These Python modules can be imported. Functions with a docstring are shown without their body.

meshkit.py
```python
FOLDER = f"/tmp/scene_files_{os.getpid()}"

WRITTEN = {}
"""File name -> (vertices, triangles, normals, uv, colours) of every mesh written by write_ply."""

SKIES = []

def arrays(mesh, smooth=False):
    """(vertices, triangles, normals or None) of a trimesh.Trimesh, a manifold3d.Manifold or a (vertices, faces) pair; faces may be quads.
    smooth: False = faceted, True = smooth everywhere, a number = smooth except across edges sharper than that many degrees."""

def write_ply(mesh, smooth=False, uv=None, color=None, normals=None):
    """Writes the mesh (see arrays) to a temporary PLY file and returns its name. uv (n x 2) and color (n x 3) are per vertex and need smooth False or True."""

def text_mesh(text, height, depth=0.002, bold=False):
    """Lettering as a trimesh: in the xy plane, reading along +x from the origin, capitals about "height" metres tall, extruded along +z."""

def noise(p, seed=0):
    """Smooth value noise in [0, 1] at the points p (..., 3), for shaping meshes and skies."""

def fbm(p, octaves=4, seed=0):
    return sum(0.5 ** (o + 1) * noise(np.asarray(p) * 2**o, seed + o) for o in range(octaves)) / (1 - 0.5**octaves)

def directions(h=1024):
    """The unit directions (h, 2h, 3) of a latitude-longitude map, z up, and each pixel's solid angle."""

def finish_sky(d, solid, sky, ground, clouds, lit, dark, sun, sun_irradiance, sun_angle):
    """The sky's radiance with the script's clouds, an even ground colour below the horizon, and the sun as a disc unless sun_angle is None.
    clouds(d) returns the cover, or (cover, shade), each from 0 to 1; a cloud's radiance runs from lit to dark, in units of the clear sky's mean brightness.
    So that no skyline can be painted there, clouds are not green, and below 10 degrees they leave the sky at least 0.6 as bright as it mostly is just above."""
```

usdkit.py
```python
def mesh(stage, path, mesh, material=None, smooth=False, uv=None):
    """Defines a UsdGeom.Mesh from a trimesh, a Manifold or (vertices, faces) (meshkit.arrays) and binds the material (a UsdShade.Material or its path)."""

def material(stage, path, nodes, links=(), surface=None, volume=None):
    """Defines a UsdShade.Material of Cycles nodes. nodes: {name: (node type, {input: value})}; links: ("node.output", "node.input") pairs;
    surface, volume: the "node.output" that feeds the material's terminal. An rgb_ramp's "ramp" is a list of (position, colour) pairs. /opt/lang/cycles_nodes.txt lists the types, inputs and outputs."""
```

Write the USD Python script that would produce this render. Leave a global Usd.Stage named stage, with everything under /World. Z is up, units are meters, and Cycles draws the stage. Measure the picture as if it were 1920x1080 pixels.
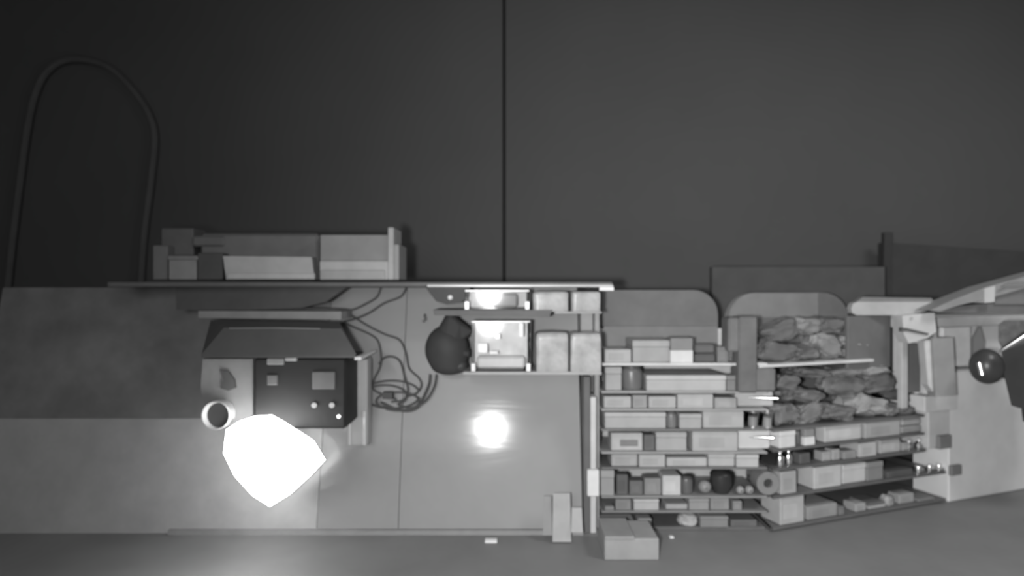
import math, random
import numpy as np, trimesh, manifold3d
from shapely.geometry import Polygon
from pxr import Usd, UsdGeom, UsdLux, UsdShade, Gf, Sdf
import usdkit, meshkit

random.seed(7)
stage = Usd.Stage.CreateInMemory()
UsdGeom.SetStageUpAxis(stage, 'Z')
UsdGeom.SetStageMetersPerUnit(stage, 1.0)
UsdGeom.Xform.Define(stage, '/World')
UsdGeom.Scope.Define(stage, '/World/Looks')

# ---------------------------------------------------------------- camera, lights, exposure
F, H = 1150.0, 1.12            # focal length in pixels of a 1920 wide picture, eye height
cam = UsdGeom.Camera.Define(stage, '/World/camera')
cam.AddTranslateOp().Set(Gf.Vec3d(0, 0, H))
cam.AddRotateXOp().Set(90.0)
cam.CreateHorizontalApertureAttr(36.0)
cam.CreateVerticalApertureAttr(20.25)
cam.CreateFocalLengthAttr(36.0 * F / 1920)
cam.CreateClippingRangeAttr(Gf.Vec2f(0.05, 100))
cam.CreateFStopAttr(1.5)
cam.CreateFocusDistanceAttr(1.5)      # the photograph is slightly out of focus
cam.CreateExposureAttr(0.0)

def sphere_light(name, loc, r, inten, aim=None, cone=None, soft=0.0):
    l = UsdLux.SphereLight.Define(stage, '/World/' + name)
    l.AddTranslateOp().Set(Gf.Vec3d(*loc))
    l.CreateRadiusAttr(r); l.CreateIntensityAttr(inten); l.CreateColorAttr(Gf.Vec3f(1, 1, 1))
    l.CreateNormalizeAttr(False)
    if aim is not None:
        d = np.array(aim, float); d /= np.linalg.norm(d)
        q = Gf.Rotation(Gf.Vec3d(0, 0, -1), Gf.Vec3d(*d)).GetQuat()
        l.AddOrientOp().Set(Gf.Quatf(q))
        sh = UsdLux.ShapingAPI.Apply(l.GetPrim())
        sh.CreateShapingConeAngleAttr(cone); sh.CreateShapingConeSoftnessAttr(soft)
    return l
# the camera's own infrared illuminator, just beside and below the lens, swung a little to the right
sphere_light('infrared_illuminator', (-0.20, -0.03, 1.07), 0.06, 2250, aim=(1.3, 1, -0.1), cone=88, soft=1.0)
# added overhead fill brightening the right wall, no such lamp known
cl = UsdLux.RectLight.Define(stage, '/World/right_fill_light')
cl.AddTranslateOp().Set(Gf.Vec3d(2.6, 1.2, 3.2)); cl.CreateWidthAttr(0.9); cl.CreateHeightAttr(0.9)
cl.CreateIntensityAttr(17.0); cl.CreateColorAttr(Gf.Vec3f(1, 1, 1))
# added ambient fill behind the camera, lifting the dark areas; no window there
wl = UsdLux.RectLight.Define(stage, '/World/rear_fill_light')
wl.AddTranslateOp().Set(Gf.Vec3d(-1.2, -1.0, 1.7)); wl.AddRotateXOp().Set(90.0); wl.CreateWidthAttr(1.6); wl.CreateHeightAttr(1.2)
wl.CreateIntensityAttr(4.4); wl.CreateColorAttr(Gf.Vec3f(1, 1, 1))

# ---------------------------------------------------------------- helpers
Y0 = 2.8
used = {}
def numbered(base, parent='/World'):
    k = (parent, base); n = used.get(k, 0); used[k] = n + 1
    return base if n == 0 else f'{base}_{n:03d}'
def lin(p):
    c = p / 255.0
    return c / 12.92 if c <= 0.04045 else ((c + 0.055) / 1.055) ** 2.4
LIT = 0.57
def alb(p, k=1.0): return float(min(0.9, max(0.004, lin(p) / LIT * k)))
mats = {}
def M(p, rough=0.6, metal=0.0, var=0.12, scale=9.0, spec=0.3, k=1.0, bump=0.0):
    """grey procedural paint/card: p is the tone 0..255 it shows under the illuminator at counter distance"""
    key = (round(p), rough, metal, var, scale, spec, k, bump)
    if key in mats: return mats[key]
    a = alb(p, k)
    nodes = {'tc': ('texture_coordinate', {}), 'n': ('noise_texture', {'scale': scale, 'detail': 4.0, 'roughness': 0.6}),
             'r': ('rgb_ramp', {'ramp': [(0.25, (a * (1 - var),) * 3), (0.75, (min(.95, a * (1 + var)),) * 3)]}),
             'p': ('principled_bsdf', {'roughness': rough, 'metallic': metal, 'specular_ior_level': spec})}
    links = [('tc.object', 'n.vector'), ('n.fac', 'r.fac'), ('r.color', 'p.base_color')]
    if bump:
        nodes['b'] = ('bump', {'strength': bump, 'distance': 0.02})
        nodes['w'] = ('noise_texture', {'scale': 2.2, 'detail': 2.0, 'distortion': 0.6})
        nodes['mp'] = ('mapping', {'scale': (0.8, 1.0, 4.5)})
        links += [('tc.object', 'mp.vector'), ('mp.vector', 'w.vector'), ('w.fac', 'b.height'), ('b.normal', 'p.normal')]
    m = usdkit.material(stage, f'/World/Looks/grey_{len(mats):03d}', nodes, links, 'p.BSDF')
    mats[key] = m
    return m
M0 = M
def emit(s, name):
    return usdkit.material(stage, '/World/Looks/' + name, {'e': ('emission', {'color': (1, 1, 1), 'strength': s})}, [], 'e.emission')
acrylic = usdkit.material(stage, '/World/Looks/clear_acrylic', {
    'f': ('fresnel', {'IOR': 1.5}), 't': ('transparent_bsdf', {'color': (0.985, 0.985, 0.985)}), 'g': ('glossy_bsdf', {'color': (1, 1, 1), 'roughness': 0.045}),
    'm': ('mix_closure', {})}, [('f.fac', 'm.fac'), ('t.BSDF', 'm.closure1'), ('g.BSDF', 'm.closure2')], 'm.closure')
film = usdkit.material(stage, '/World/Looks/clear_film', {
    'n': ('noise_texture', {'scale': 14.0, 'detail': 3.0}), 'b': ('bump', {'strength': 0.5, 'distance': 0.02}),
    't': ('transparent_bsdf', {'color': (0.9, 0.9, 0.9)}), 'd': ('principled_bsdf', {'base_color': (0.62, 0.62, 0.62), 'roughness': 0.2}),
    'm': ('mix_closure', {'fac': 0.3})}, [('n.fac', 'b.height'), ('b.normal', 'd.normal'), ('t.BSDF', 'm.closure1'), ('d.BSDF', 'm.closure2')], 'm.closure')
steel = usdkit.material(stage, '/World/Looks/polished_steel', {'p': ('principled_bsdf', {'base_color': (0.85, 0.85, 0.85), 'metallic': 1.0, 'roughness': 0.22})}, [], 'p.BSDF')
black_gloss = usdkit.material(stage, '/World/Looks/black_gloss', {'p': ('principled_bsdf', {'base_color': (0.03, 0.03, 0.03), 'roughness': 0.22})}, [], 'p.BSDF')

def P(px, py, Y): return np.array([(px - 960) / F * Y, Y, H - (py - 540) / F * Y])
def setd(prim, label=None, cat=None, group=None, kind=None):
    for k, v in (('label', label), ('category', cat), ('group', group), ('kind', kind)):
        if v: prim.SetCustomDataByKey(k, v)
def thing(name, loc, label, cat, group=None, rz=0.0):
    path = '/World/' + numbered(name)
    x = UsdGeom.Xform.Define(stage, path)
    x.AddTranslateOp().Set(Gf.Vec3d(*map(float, loc)))
    if rz: x.AddRotateZOp().Set(math.degrees(rz))
    setd(x.GetPrim(), label, cat, group)
    x_loc = np.array(loc, float); c, s = math.cos(-rz), math.sin(-rz)
    x.R = np.array([[c, -s, 0], [s, c, 0], [0, 0, 1]]); x.L = x_loc
    return x
def mv(mesh):
    if hasattr(mesh, 'to_mesh'):
        m = mesh.to_mesh(); return np.array(m.vert_properties[:, :3], float), np.array(m.tri_verts)
    if isinstance(mesh, tuple): return np.array(mesh[0], float), np.array(mesh[1])
    return np.array(mesh.vertices, float), np.array(mesh.faces)
def part(t, name, mesh, mat, smooth=30, label=None, local=False):
    """mesh in world coordinates becomes one part of the thing t"""
    v, f = mv(mesh)
    if not local: v = (v - t.L) @ t.R.T
    par = str(t.GetPath())
    m = usdkit.mesh(stage, par + '/' + numbered(name, par), trimesh.Trimesh(v, f, process=False), mat, smooth=smooth)
    m.L, m.R = t.L, t.R
    if label: setd(m.GetPrim(), label)
    return m
def struct(name, mesh, mat, label=None, smooth=False):
    m = usdkit.mesh(stage, '/World/' + numbered(name), trimesh.Trimesh(*mv(mesh), process=False), mat, smooth=smooth)
    setd(m.GetPrim(), label, None, None, 'structure')
    m.L, m.R = np.zeros(3), np.eye(3)
    return m
def single(name, mesh, mat, label, cat, group=None, smooth=30):
    v, f = mv(mesh); c = v.mean(0); c[2] = v[:, 2].min()
    m = usdkit.mesh(stage, '/World/' + numbered(name), trimesh.Trimesh(v - c, f, process=False), mat, smooth=smooth)
    m.AddTranslateOp().Set(Gf.Vec3d(*map(float, c)))
    setd(m.GetPrim(), label, cat, group)
    m.L, m.R = c, np.eye(3)
    return m
def cbox(lo, hi, c=0.003):
    """box with chamfered edges"""
    lo, hi = np.array(lo, float), np.array(hi, float); c = min(c, 0.3 * (hi - lo).min())
    pts = []
    for i in range(8):
        s = np.array([i & 1, i >> 1 & 1, i >> 2 & 1])
        p = np.where(s, hi, lo)
        for k in range(3):
            q = p + np.where(s, -c, c); q[k] = p[k]; pts.append(q)
    return hull(pts)
def hull(pts): return trimesh.Trimesh(*mv(manifold3d.Manifold.hull_points(np.array(pts, np.float64))), process=False)
def bpx(x0, y0, x1, y1, Y, depth, c=0.004):
    a, b = P(x0, y1, Y), P(x1, y0, Y)
    return cbox((a[0], Y, a[2]), (b[0], Y + depth, b[2]), c)
def prism(pts, Y, depth):
    """outline in picture pixels at distance Y, with real thickness to the back"""
    w = np.array([P(x, y, Y) for x, y in pts])
    m = trimesh.creation.extrude_polygon(Polygon(w[:, [0, 2]]).buffer(0), depth, engine='earcut')
    v = np.array(m.vertices); return (np.stack([v[:, 0], Y + depth - v[:, 2], v[:, 1]], 1), np.array(m.faces))
def spline(pts, n=8):
    p = np.array(pts, float); q = np.vstack([2 * p[0] - p[1], p, 2 * p[-1] - p[-2]]); out = []
    for i in range(1, len(q) - 2):
        for t in np.linspace(0, 1, n, endpoint=False):
            a, b, c, d = q[i - 1:i + 3]
            out.append(0.5 * (2 * b + (c - a) * t + (2 * a - 5 * b + 4 * c - d) * t * t + (3 * b - a - 3 * c + d) * t ** 3))
    out.append(p[-1]); return np.array(out)
def tube(pts, r, sides=8):
    p = np.asarray(pts, float); t = np.gradient(p, axis=0); t /= np.linalg.norm(t, axis=1, keepdims=True) + 1e-12
    up = np.array([0.13, 0.97, 0.2]); a = np.cross(t, up); a /= np.linalg.norm(a, axis=1, keepdims=True) + 1e-9; b = np.cross(t, a)
    ang = np.arange(sides) * 2 * np.pi / sides; rr = np.broadcast_to(r, (len(p),))
    v = (p[:, None] + rr[:, None, None] * (np.cos(ang)[None, :, None] * a[:, None] + np.sin(ang)[None, :, None] * b[:, None])).reshape(-1, 3)
    f = []
    for i in range(len(p) - 1):
        for j in range(sides):
            k = (j + 1) % sides; f += [[i * sides + j, (i + 1) * sides + k, i * sides + k], [i * sides + j, (i + 1) * sides + j, (i + 1) * sides + k]]
    n = len(v); v = np.vstack([v, p[0], p[-1]]); e = (len(p) - 1) * sides
    for j in range(sides):
        k = (j + 1) % sides; f += [[n, j, k], [n + 1, e + k, e + j]]
    return v, np.array(f)
def lathe(prof, c, sides=28):
    """prof: (radius, height) pairs, about a vertical axis through c"""
    m = trimesh.creation.revolve(np.array(prof, float), sections=sides); v = np.array(m.vertices) + np.array(c, float)
    return v, np.array(m.faces)
def bag_mesh(lo, hi, seed, amp=0.5, ex=0.75):
    m = trimesh.creation.icosphere(3, 1.0); v = np.array(m.vertices)
    v = np.sign(v) * np.abs(v) ** ex
    n = meshkit.fbm(v * 1.7 + seed * 3.1, 3, seed)
    rid = np.abs(meshkit.noise(v * 3.1 + seed, seed + 5) - 0.5) * 2
    v = v * (1 - amp * 0.6 * (n - 0.2) - amp * 0.28 * rid)[:, None]
    v = (v - v.min(0)) / (v.max(0) - v.min(0)); lo, hi = np.array(lo, float), np.array(hi, float)
    v[:, 2] = np.clip(v[:, 2], 0.08, 1); v[:, 2] = (v[:, 2] - 0.08) / 0.92
    return lo + v * (hi - lo), np.array(m.faces)
def join(*ms):
    V, Fc, n = [], [], 0
    for m in ms:
        v, f = mv(m); V.append(v); Fc.append(f + n); n += len(v)
    return np.vstack(V), np.vstack(Fc)

# ---------------------------------------------------------------- the room
BW = 4.0
wall_m = M(66, 0.75, var=0.06, scale=1.2, k=1.0)
floor_m = M(103, 0.55, var=0.10, scale=3.0, spec=0.3)
struct('floor', cbox((-3.9, -1.2, -0.1), (3.9, BW + .25, 0.0), 0.001), floor_m)
struct('ceiling', cbox((-3.9, -1.2, 3.25), (3.9, BW + .25, 3.35), 0.001), M(90, 0.8))
struct('wall_left', cbox((-3.9, -1.2, 0), (-3.75, BW + .2, 3.25), 0.001), M(60, 0.8))
struct('wall_right', cbox((3.75, -1.2, 0), (3.9, BW + .2, 3.25), 0.001), M(110, 0.8))
struct('wall_rear', cbox((-3.75, -1.2, 0), (3.75, -1.05, 3.25), 0.001), M(70, 0.8))
wb = UsdGeom.Xform.Define(stage, '/World/wall_back'); wb.L, wb.R = np.zeros(3), np.eye(3)
setd(wb.GetPrim(), 'dim plain back wall of two panels with a vertical joint', None, None, 'structure')
xs = P(945, 0, BW)[0]
part(wb, 'wall_panel', cbox((-3.75, BW, 0), (xs - 0.008, BW + .1, 3.25), 0.006), wall_m)
part(wb, 'wall_panel', cbox((xs + 0.008, BW, 0), (3.75, BW + .1, 3.25), 0.006), wall_m)
part(wb, 'joint_backing', cbox((xs - 0.03, BW + .06, 0), (xs + 0.03, BW + .13, 3.25), 0.001), M(30, 0.9))
# faint arched frame on the dark left part of the wall
arch = spline([P(x, y, BW - 0.03) for x, y in ((12, 560), (30, 400), (62, 190), (110, 118), (190, 120), (250, 170), (288, 240), (284, 330), (270, 440), (262, 560))], 6)
struct('trim_1', tube(arch, 0.022, 8), M(72, 0.8), 'faint arched trim on the dark left end of the back wall', smooth=30)
# low band and tall black board behind the shelves, right
single('low_partition', bpx(1335, 500, 1660, 640, 3.6, 0.05), M(64, 0.8), 'dull grey low partition standing behind the two round-topped shelf headers', 'partition')
t = thing('black_board', P(1790, 540, 3.5) * [1, 1, 0] + [0, 0, 0], 'tall black board leaning up behind the right end of the shelves', 'board')
part(t, 'panel', prism(((1655, 455), (2010, 478), (2010, 874), (1648, 874)), 3.86, 0.05), M(52, 0.85))
part(t, 'post', prism(((1658, 436), (1672, 436), (1672, 874), (1650, 874)), 3.825, 0.03), M(48, 0.85))

# ---------------------------------------------------------------- the counter
SL = 0.22                                   # the vinyl front leans: foot forward, top back
def yz(z): return Y0 + SL * z
def PL(px, py, off=0.0):
    """point on the leaning front that is seen at px, py; off = distance in front of it"""
    k = (540 - py) / F
    Y = (Y0 + SL * H) / (1 - SL * k); p = P(px, py, Y); return p + np.array([0, -off, 0])
def lean_panel(x0, x1, z0, z1, th, off=0.0, nx=1):
    a = [(x0, yz(z0) - off, z0), (x1, yz(z0) - off, z0), (x1, yz(z1) - off, z1), (x0, yz(z1) - off, z1)]
    b = [(x, y + th, z) for x, y, z in a]
    return hull(a + b)
vinyl = M(121, 0.13, var=0.07, scale=2.5, spec=0.16, bump=0.04)
ct = thing('sales_counter', (-0.5, 3.05, 0), 'long shop counter with pale leaning front panels and left end painted with the light falloff', 'counter')
ZT = 1.148
xe = lambda px: (px - 960) / F * 2.85
part(ct, 'countertop', cbox((P(195, 0, Y0)[0], Y0 + .02, 1.125), (P(1150, 0, Y0)[0], 3.45, ZT), 0.004), M(78, 0.5))
part(ct, 'front_panel', lean_panel(xe(600), xe(749.4), 0.0, 1.122, 0.03), vinyl, label='pale glossy front panel, narrow left one')
part(ct, 'front_panel', lean_panel(xe(750.6), xe(1090), 0.0, 1.122, 0.03), vinyl, label='pale glossy front panel, wide right one')
zs = 0.50  # light falloff above and glow below are painted into the two panel tones
part(ct, 'end_panel', lean_panel(xe(-60), xe(599), zs + .001, 1.122, 0.03), M(95, 0.6, var=0.25, scale=5.0), label='upper left end panel, weak light painted in as dark tone')
part(ct, 'end_panel', lean_panel(xe(-60), xe(599), 0.0, zs, 0.03), M(133, 0.6, var=0.1), label='lower left end panel, glow painted in as paler tone')
part(ct, 'joint_strip', lean_panel(xe(748), xe(752), 0.0, 1.122, 0.02, off=-0.02), M(90, 0.6))
part(ct, 'core', hull([(x, y, z) for x in (xe(-60), xe(1089)) for y, z in ((yz(0) + .034, 0), (3.4, 0), (3.4, 1.124), (yz(1.124) + .034, 1.124))]), M(60, 0.8))
part(ct, 'edge_strip', cbox((P(800, 0, Y0)[0], Y0 + .004, 1.124), (P(1150, 0, Y0)[0], Y0 + .02, 1.136), 0.003), M(160, 0.3, spec=0.6), label='bright polished edge strip of the countertop')
single('price_tag', bpx(1124, 538, 1151, 545, Y0 - 0.004, 0.006, 0.001), M(245, 0.4), 'small bright white price tag at the right end of the counter edge', 'price tag')
# kick strip along the floor
struct('baseboard_front', lean_panel(xe(330), xe(1090), 0.0, 0.02, 0.02, off=0.022), M(112, 0.6))

# dark slant-ended board and pale ledge above the till
single('dark_board', prism(((330, 534), (656, 534), (612, 566), (566, 577), (470, 581), (330, 581)), 2.92, 0.105), M(72, 0.7), 'dark sloping-ended board under the left countertop', 'apron')
t = single('pale_ledge', prism(((372, 583), (640, 584), (640, 599), (372, 596)), 2.82, 0.19), M(112, 0.6), 'narrow pale ledge running above the dark till hood', 'ledge')

# the till: hood, body, buttons
t = till = thing('till_machine', P(565, 810, 2.72), 'dark boxy till machine with overhanging hood, mounted on the counter front', 'till')
hood = hull([P(395, 601, 2.70), P(636, 604, 2.70), P(420, 614, 2.56), P(640, 616, 2.56), P(378, 664, 2.52), P(668, 664, 2.52), P(378, 671, 2.52), P(664, 671, 2.52)] +
            [P(395, 603, 2.96), P(636, 604, 2.96), P(378, 671, 2.93), P(660, 671, 2.93)])
hd = part(t, 'hood', hood, M(66, 0.45, spec=0.3), label='sloping dark hood')
part(hd, 'hood_edge', tube([P(430, 615.5, 2.558), P(520, 615, 2.556), P(600, 616.5, 2.556)], 0.003, 6), M(150, 0.3, metal=0.6), label='thin shining edge of the hood')
bd = part(t, 'body', bpx(476, 671.5, 648, 804, 2.60, 0.30, 0.008), M(30, 0.6))
part(bd, 'screen', bpx(585, 697, 628, 730, 2.594, 0.02, 0.003), M(82, 0.4), label='slightly paler small window')
part(bd, 'display_block', bpx(534, 664, 556, 677, 2.585, 0.05, 0.003), M(125, 0.5), label='small pale block under the hood')
part(bd, 'display_block', bpx(500, 672, 532, 684, 2.59, 0.05, 0.003), M(105, 0.5))
part(bd, 'side_block', bpx(500, 703, 520, 722, 2.594, 0.02, 0.003), M(75, 0.5))
for x, y, r, mm in ((589, 760, 5, M(140, 0.4)), (622, 760, 5, M(140, 0.4))):
    part(bd, 'button', tube([P(x, y, 2.61), P(x, y, 2.588)], r / F * 2.6, 14), mm)
part(bd, 'indicator_light', tube([P(635, 781, 2.61), P(635, 781, 2.590)], 3.4 / F * 2.6, 12), emit(3.0, 'indicator_glow'), label='lit white indicator')
# glint under the hood corner, painted as a small white block
single('painted_glint', hull(np.array([P(671, 672, 2.60) + np.array([sx * .014, 0, sz * .007]) * (0.6 if d else 1) + [0, d, 0] for sx in (-1, 1) for sz in (-1, 1) for d in (0, .32)])), M(255, .3), 'glint painted as a small white block beside the till hood corner', 'glint')
# pale post right of the till
t = thing('pale_post', P(672, 838, 2.8) , 'pale upright post with shining edges right of the till', 'post')
part(t, 'core', bpx(655, 674, 689, 836, 2.80, 0.085, 0.004), M(135, 0.5))
for x0, x1, yt in ((652, 659, 690), (680, 687, 770)):
    part(t, 'edge_rail', tube([P((x0 + x1) / 2, yt, 2.792), P((x0 + x1) / 2, 834, 2.792)], 0.0075, 10), M(190, 0.3, metal=0.5))
# pale card with dark hole, left of the till
t = thing('paper_holder', P(425, 770, 2.72), 'pale curled paper holder with a dark recess left of the till', 'paper holder')
part(t, 'back_plate', prism(((380, 673), (474, 673), (474, 778), (440, 800), (395, 800), (376, 730)), 2.69, 0.225), M(104, 0.6))
part(t, 'dark_insert', prism(((412, 694), (428, 696), (440, 712), (442, 727), (428, 733), (413, 728), (418, 712)), 2.68, 0.03), M(66, 0.7))
# ring with dark dial; its lit crescent is shaped by an off-centre white rim
c = P(409, 777, 2.655)
t = thing('round_dial', c, 'round black dial with off-centre white rim beside the white glare', 'dial')
ang = np.linspace(0, 2 * np.pi, 41)
R = 27 / F * 2.62
ring = []
for r_, y_, ex_, ez_ in ((R, 0.033, 0, 0), (R, -0.02, 0, 0), (R * .95, -0.024, 0, 0), (R * .88, 0.004, R * .09, -R * .06), (R * .88, 0.03, R * .09, -R * .06)):
    ring.append(np.stack([c[0] + ex_ + r_ * np.cos(ang[:-1]), np.full(40, c[1] + y_), c[2] + ez_ + r_ * np.sin(ang[:-1])], 1))
V = np.vstack(ring); Fq = []
for i in range(4):
    for j in range(40):
        k = (j + 1) % 40; Fq.append([i * 40 + j, i * 40 + k, (i + 1) * 40 + k, (i + 1) * 40 + j])
Fq = np.array(Fq); Ft = np.vstack([Fq[:, [0, 1, 2]], Fq[:, [0, 2, 3]]])
part(t, 'rim', (V, Ft), M(255, 0.25, metal=0.3), label='off-centre white rim shaping a lit crescent')
part(t, 'dial_face', tube([c + [R * .09, .03, -R * .06], c + [R * .09, .002, -R * .06]], R * .895, 32), M(50, 0.5), label='black dial face')

# blown-out reflected glare, built as an added glowing slab
t = thing('glare_slab', P(510, 950, 2.5), 'blinding white diamond glare built as a glowing slab on the left counter front', 'glare')
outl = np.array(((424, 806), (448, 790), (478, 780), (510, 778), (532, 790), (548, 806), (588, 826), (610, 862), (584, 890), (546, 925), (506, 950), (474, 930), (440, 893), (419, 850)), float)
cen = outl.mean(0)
def glare_pts(scale, Y): return [P(*(cen + (o - cen) * scale), Y) for o in outl]
part(t, 'diffuser', hull(glare_pts(0.90, 2.46) + glare_pts(1.0, 2.50) + glare_pts(0.92, 2.57)), emit(11.0, 'glare_glow'), smooth=40, label='glowing white face standing in for the glare')
def shell():
    q = [o for o in outl if o[0] > 508 and o[1] > 804]; q.sort(key=lambda o: o[1]); ms = []
    for a, b in zip(q[:-1], q[1:]):
        ms.append(hull([P(*(cen + (o - cen) * k), Y) for o in (a, b) for k, Y in ((1.0, 2.506), (.985, 2.506), (1.02, 2.74), (1.005, 2.74))]))
    return join(*ms)
part(t, 'glow_blocker', shell(), M(60, 0.6), label='added dark plates blocking the glow on the right side')  # added out of view to keep the glow off the right panels
part(t, 'housing', hull(glare_pts(0.45, 2.57) + glare_pts(0.40, 2.84)), M(60, 0.6))

# cables
cab = M(62, 0.6)
def CP(pts, off=0.012, n=7): return spline([PL(x, y, off) for x, y in pts], n)
t = thing('cable_bundle', PL(735, 770, 0.01), 'tangle of thin dark cables looping down the pale counter front', 'cable')
rC = 0.0050
part(t, 'cable', tube(CP(((716, 538), (708, 556), (690, 568), (664, 580), (644, 579), (600, 577), (540, 577), (480, 578), (400, 577))), rC), cab)
part(t, 'cable', tube(CP(((764, 538), (752, 556), (722, 568), (694, 586), (668, 597), (646, 603))), rC), cab)
part(t, 'cable', tube(CP(((650, 586), (662, 592), (690, 610), (722, 626), (750, 637), (762, 662), (768, 690), (786, 708), (791, 722), (782, 736), (765, 742)), 0.014), rC), cab)
part(t, 'cable', tube(CP(((646, 604), (662, 612), (694, 626), (710, 640), (716, 672), (712, 692), (703, 710), (702, 730), (728, 742), (744, 748)), 0.013), rC), cab)
part(t, 'cable', tube(CP(((712, 682), (722, 670), (738, 668), (752, 678), (760, 706), (766, 730), (758, 748), (735, 752)), 0.020), rC), cab)
for k, (cx, cy, rx, ry, ph) in enumerate(((736, 738, 53, 26, 0.2), (724, 740, 40, 20, 1.4), (748, 750, 40, 17, 2.6))):
    th = np.linspace(ph, ph + 2 * np.pi * 0.93, 16)
    part(t, 'cable_coil', tube(CP([(cx + rx * math.cos(a), cy + ry * math.sin(a)) for a in th], 0.024 + k * 0.006, 4), rC), cab)
part(t, 'cable', tube(CP(((808, 700), (806, 718), (796, 742), (786, 760), (768, 768), (744, 765), (716, 752)), 0.03), 0.0065), cab)
part(t, 'cable', tube(CP(((820, 700), (816, 722), (804, 744), (790, 756), (772, 762), (750, 758)), 0.034), 0.0055), cab)
part(t, 'cable_tie', hull([PL(x, y, o) for x in (722, 740) for y in (732, 744) for o in (0.015, 0.06)]), cab)

# dark handset hanging on the counter front and dark bowl above it
t = thing('hand_scanner', PL(838, 705, 0.06), 'dark round-bodied hand scanner with beaked neck hanging beside the clear boxes', 'scanner')
def blob(px, py, rx, ry, Y, ryd):
    m = trimesh.creation.icosphere(3, 1.0); v = np.array(m.vertices) * [rx / F * Y, ryd, ry / F * Y] + P(px, py, Y); return v
Ys = 2.84
bodyM = M(50, 0.55, spec=.15)
part(t, 'body', hull(np.vstack([blob(838, 655, 41, 46, Ys, 0.07), blob(842, 685, 34, 18, Ys, 0.06)])), bodyM)
part(t, 'neck', hull(np.vstack([blob(845, 597, 11, 12, Ys, 0.035), blob(860, 612, 10, 12, Ys, 0.04), blob(842, 640, 33, 20, Ys, 0.06)])), bodyM)
part(t, 'beak', hull(np.vstack([blob(858, 612, 12, 14, Ys, 0.04), blob(864, 632, 10, 10, Ys, 0.04), blob(883, 621, 4, 6, Ys, 0.025)])), bodyM)
part(t, 'trigger', hull(np.vstack([blob(864, 660, 14, 14, Ys, 0.045), blob(878, 662, 6, 9, Ys, 0.04)])), bodyM)
part(t, 'base_ring', hull(np.vstack([blob(846, 690, 27, 10, Ys, 0.05), blob(866, 684, 12, 12, Ys, 0.05)])), M(56, 0.5))
t = thing('dark_bowl', P(840, 571, 2.86), 'dark tapering holder fixed under the countertop above the hand scanner', 'holder')
part(t, 'shell', hull([P(*p, Y) for Y in (2.80, 3.0) for p in ((798, 538.6), (882, 538.6), (880, 556), (862, 568), (838, 571), (818, 565), (806, 550))]), M(44, 0.5))
part(t, 'lens', blob_l := (blob(844, 558, 5, 5, 2.80, 0.012), np.array(trimesh.creation.icosphere(3, 1.0).faces)), M(190, 0.3), label='small pale round lens')
t = single('screw_hook', tube([PL(797, 590, 0.0), PL(797, 592, 0.02), PL(799, 598, 0.025), PL(794, 603, 0.02)], 0.006, 8), M(88, 0.5), 'tiny dark screw hook in the pale counter front', 'hook')

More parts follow.
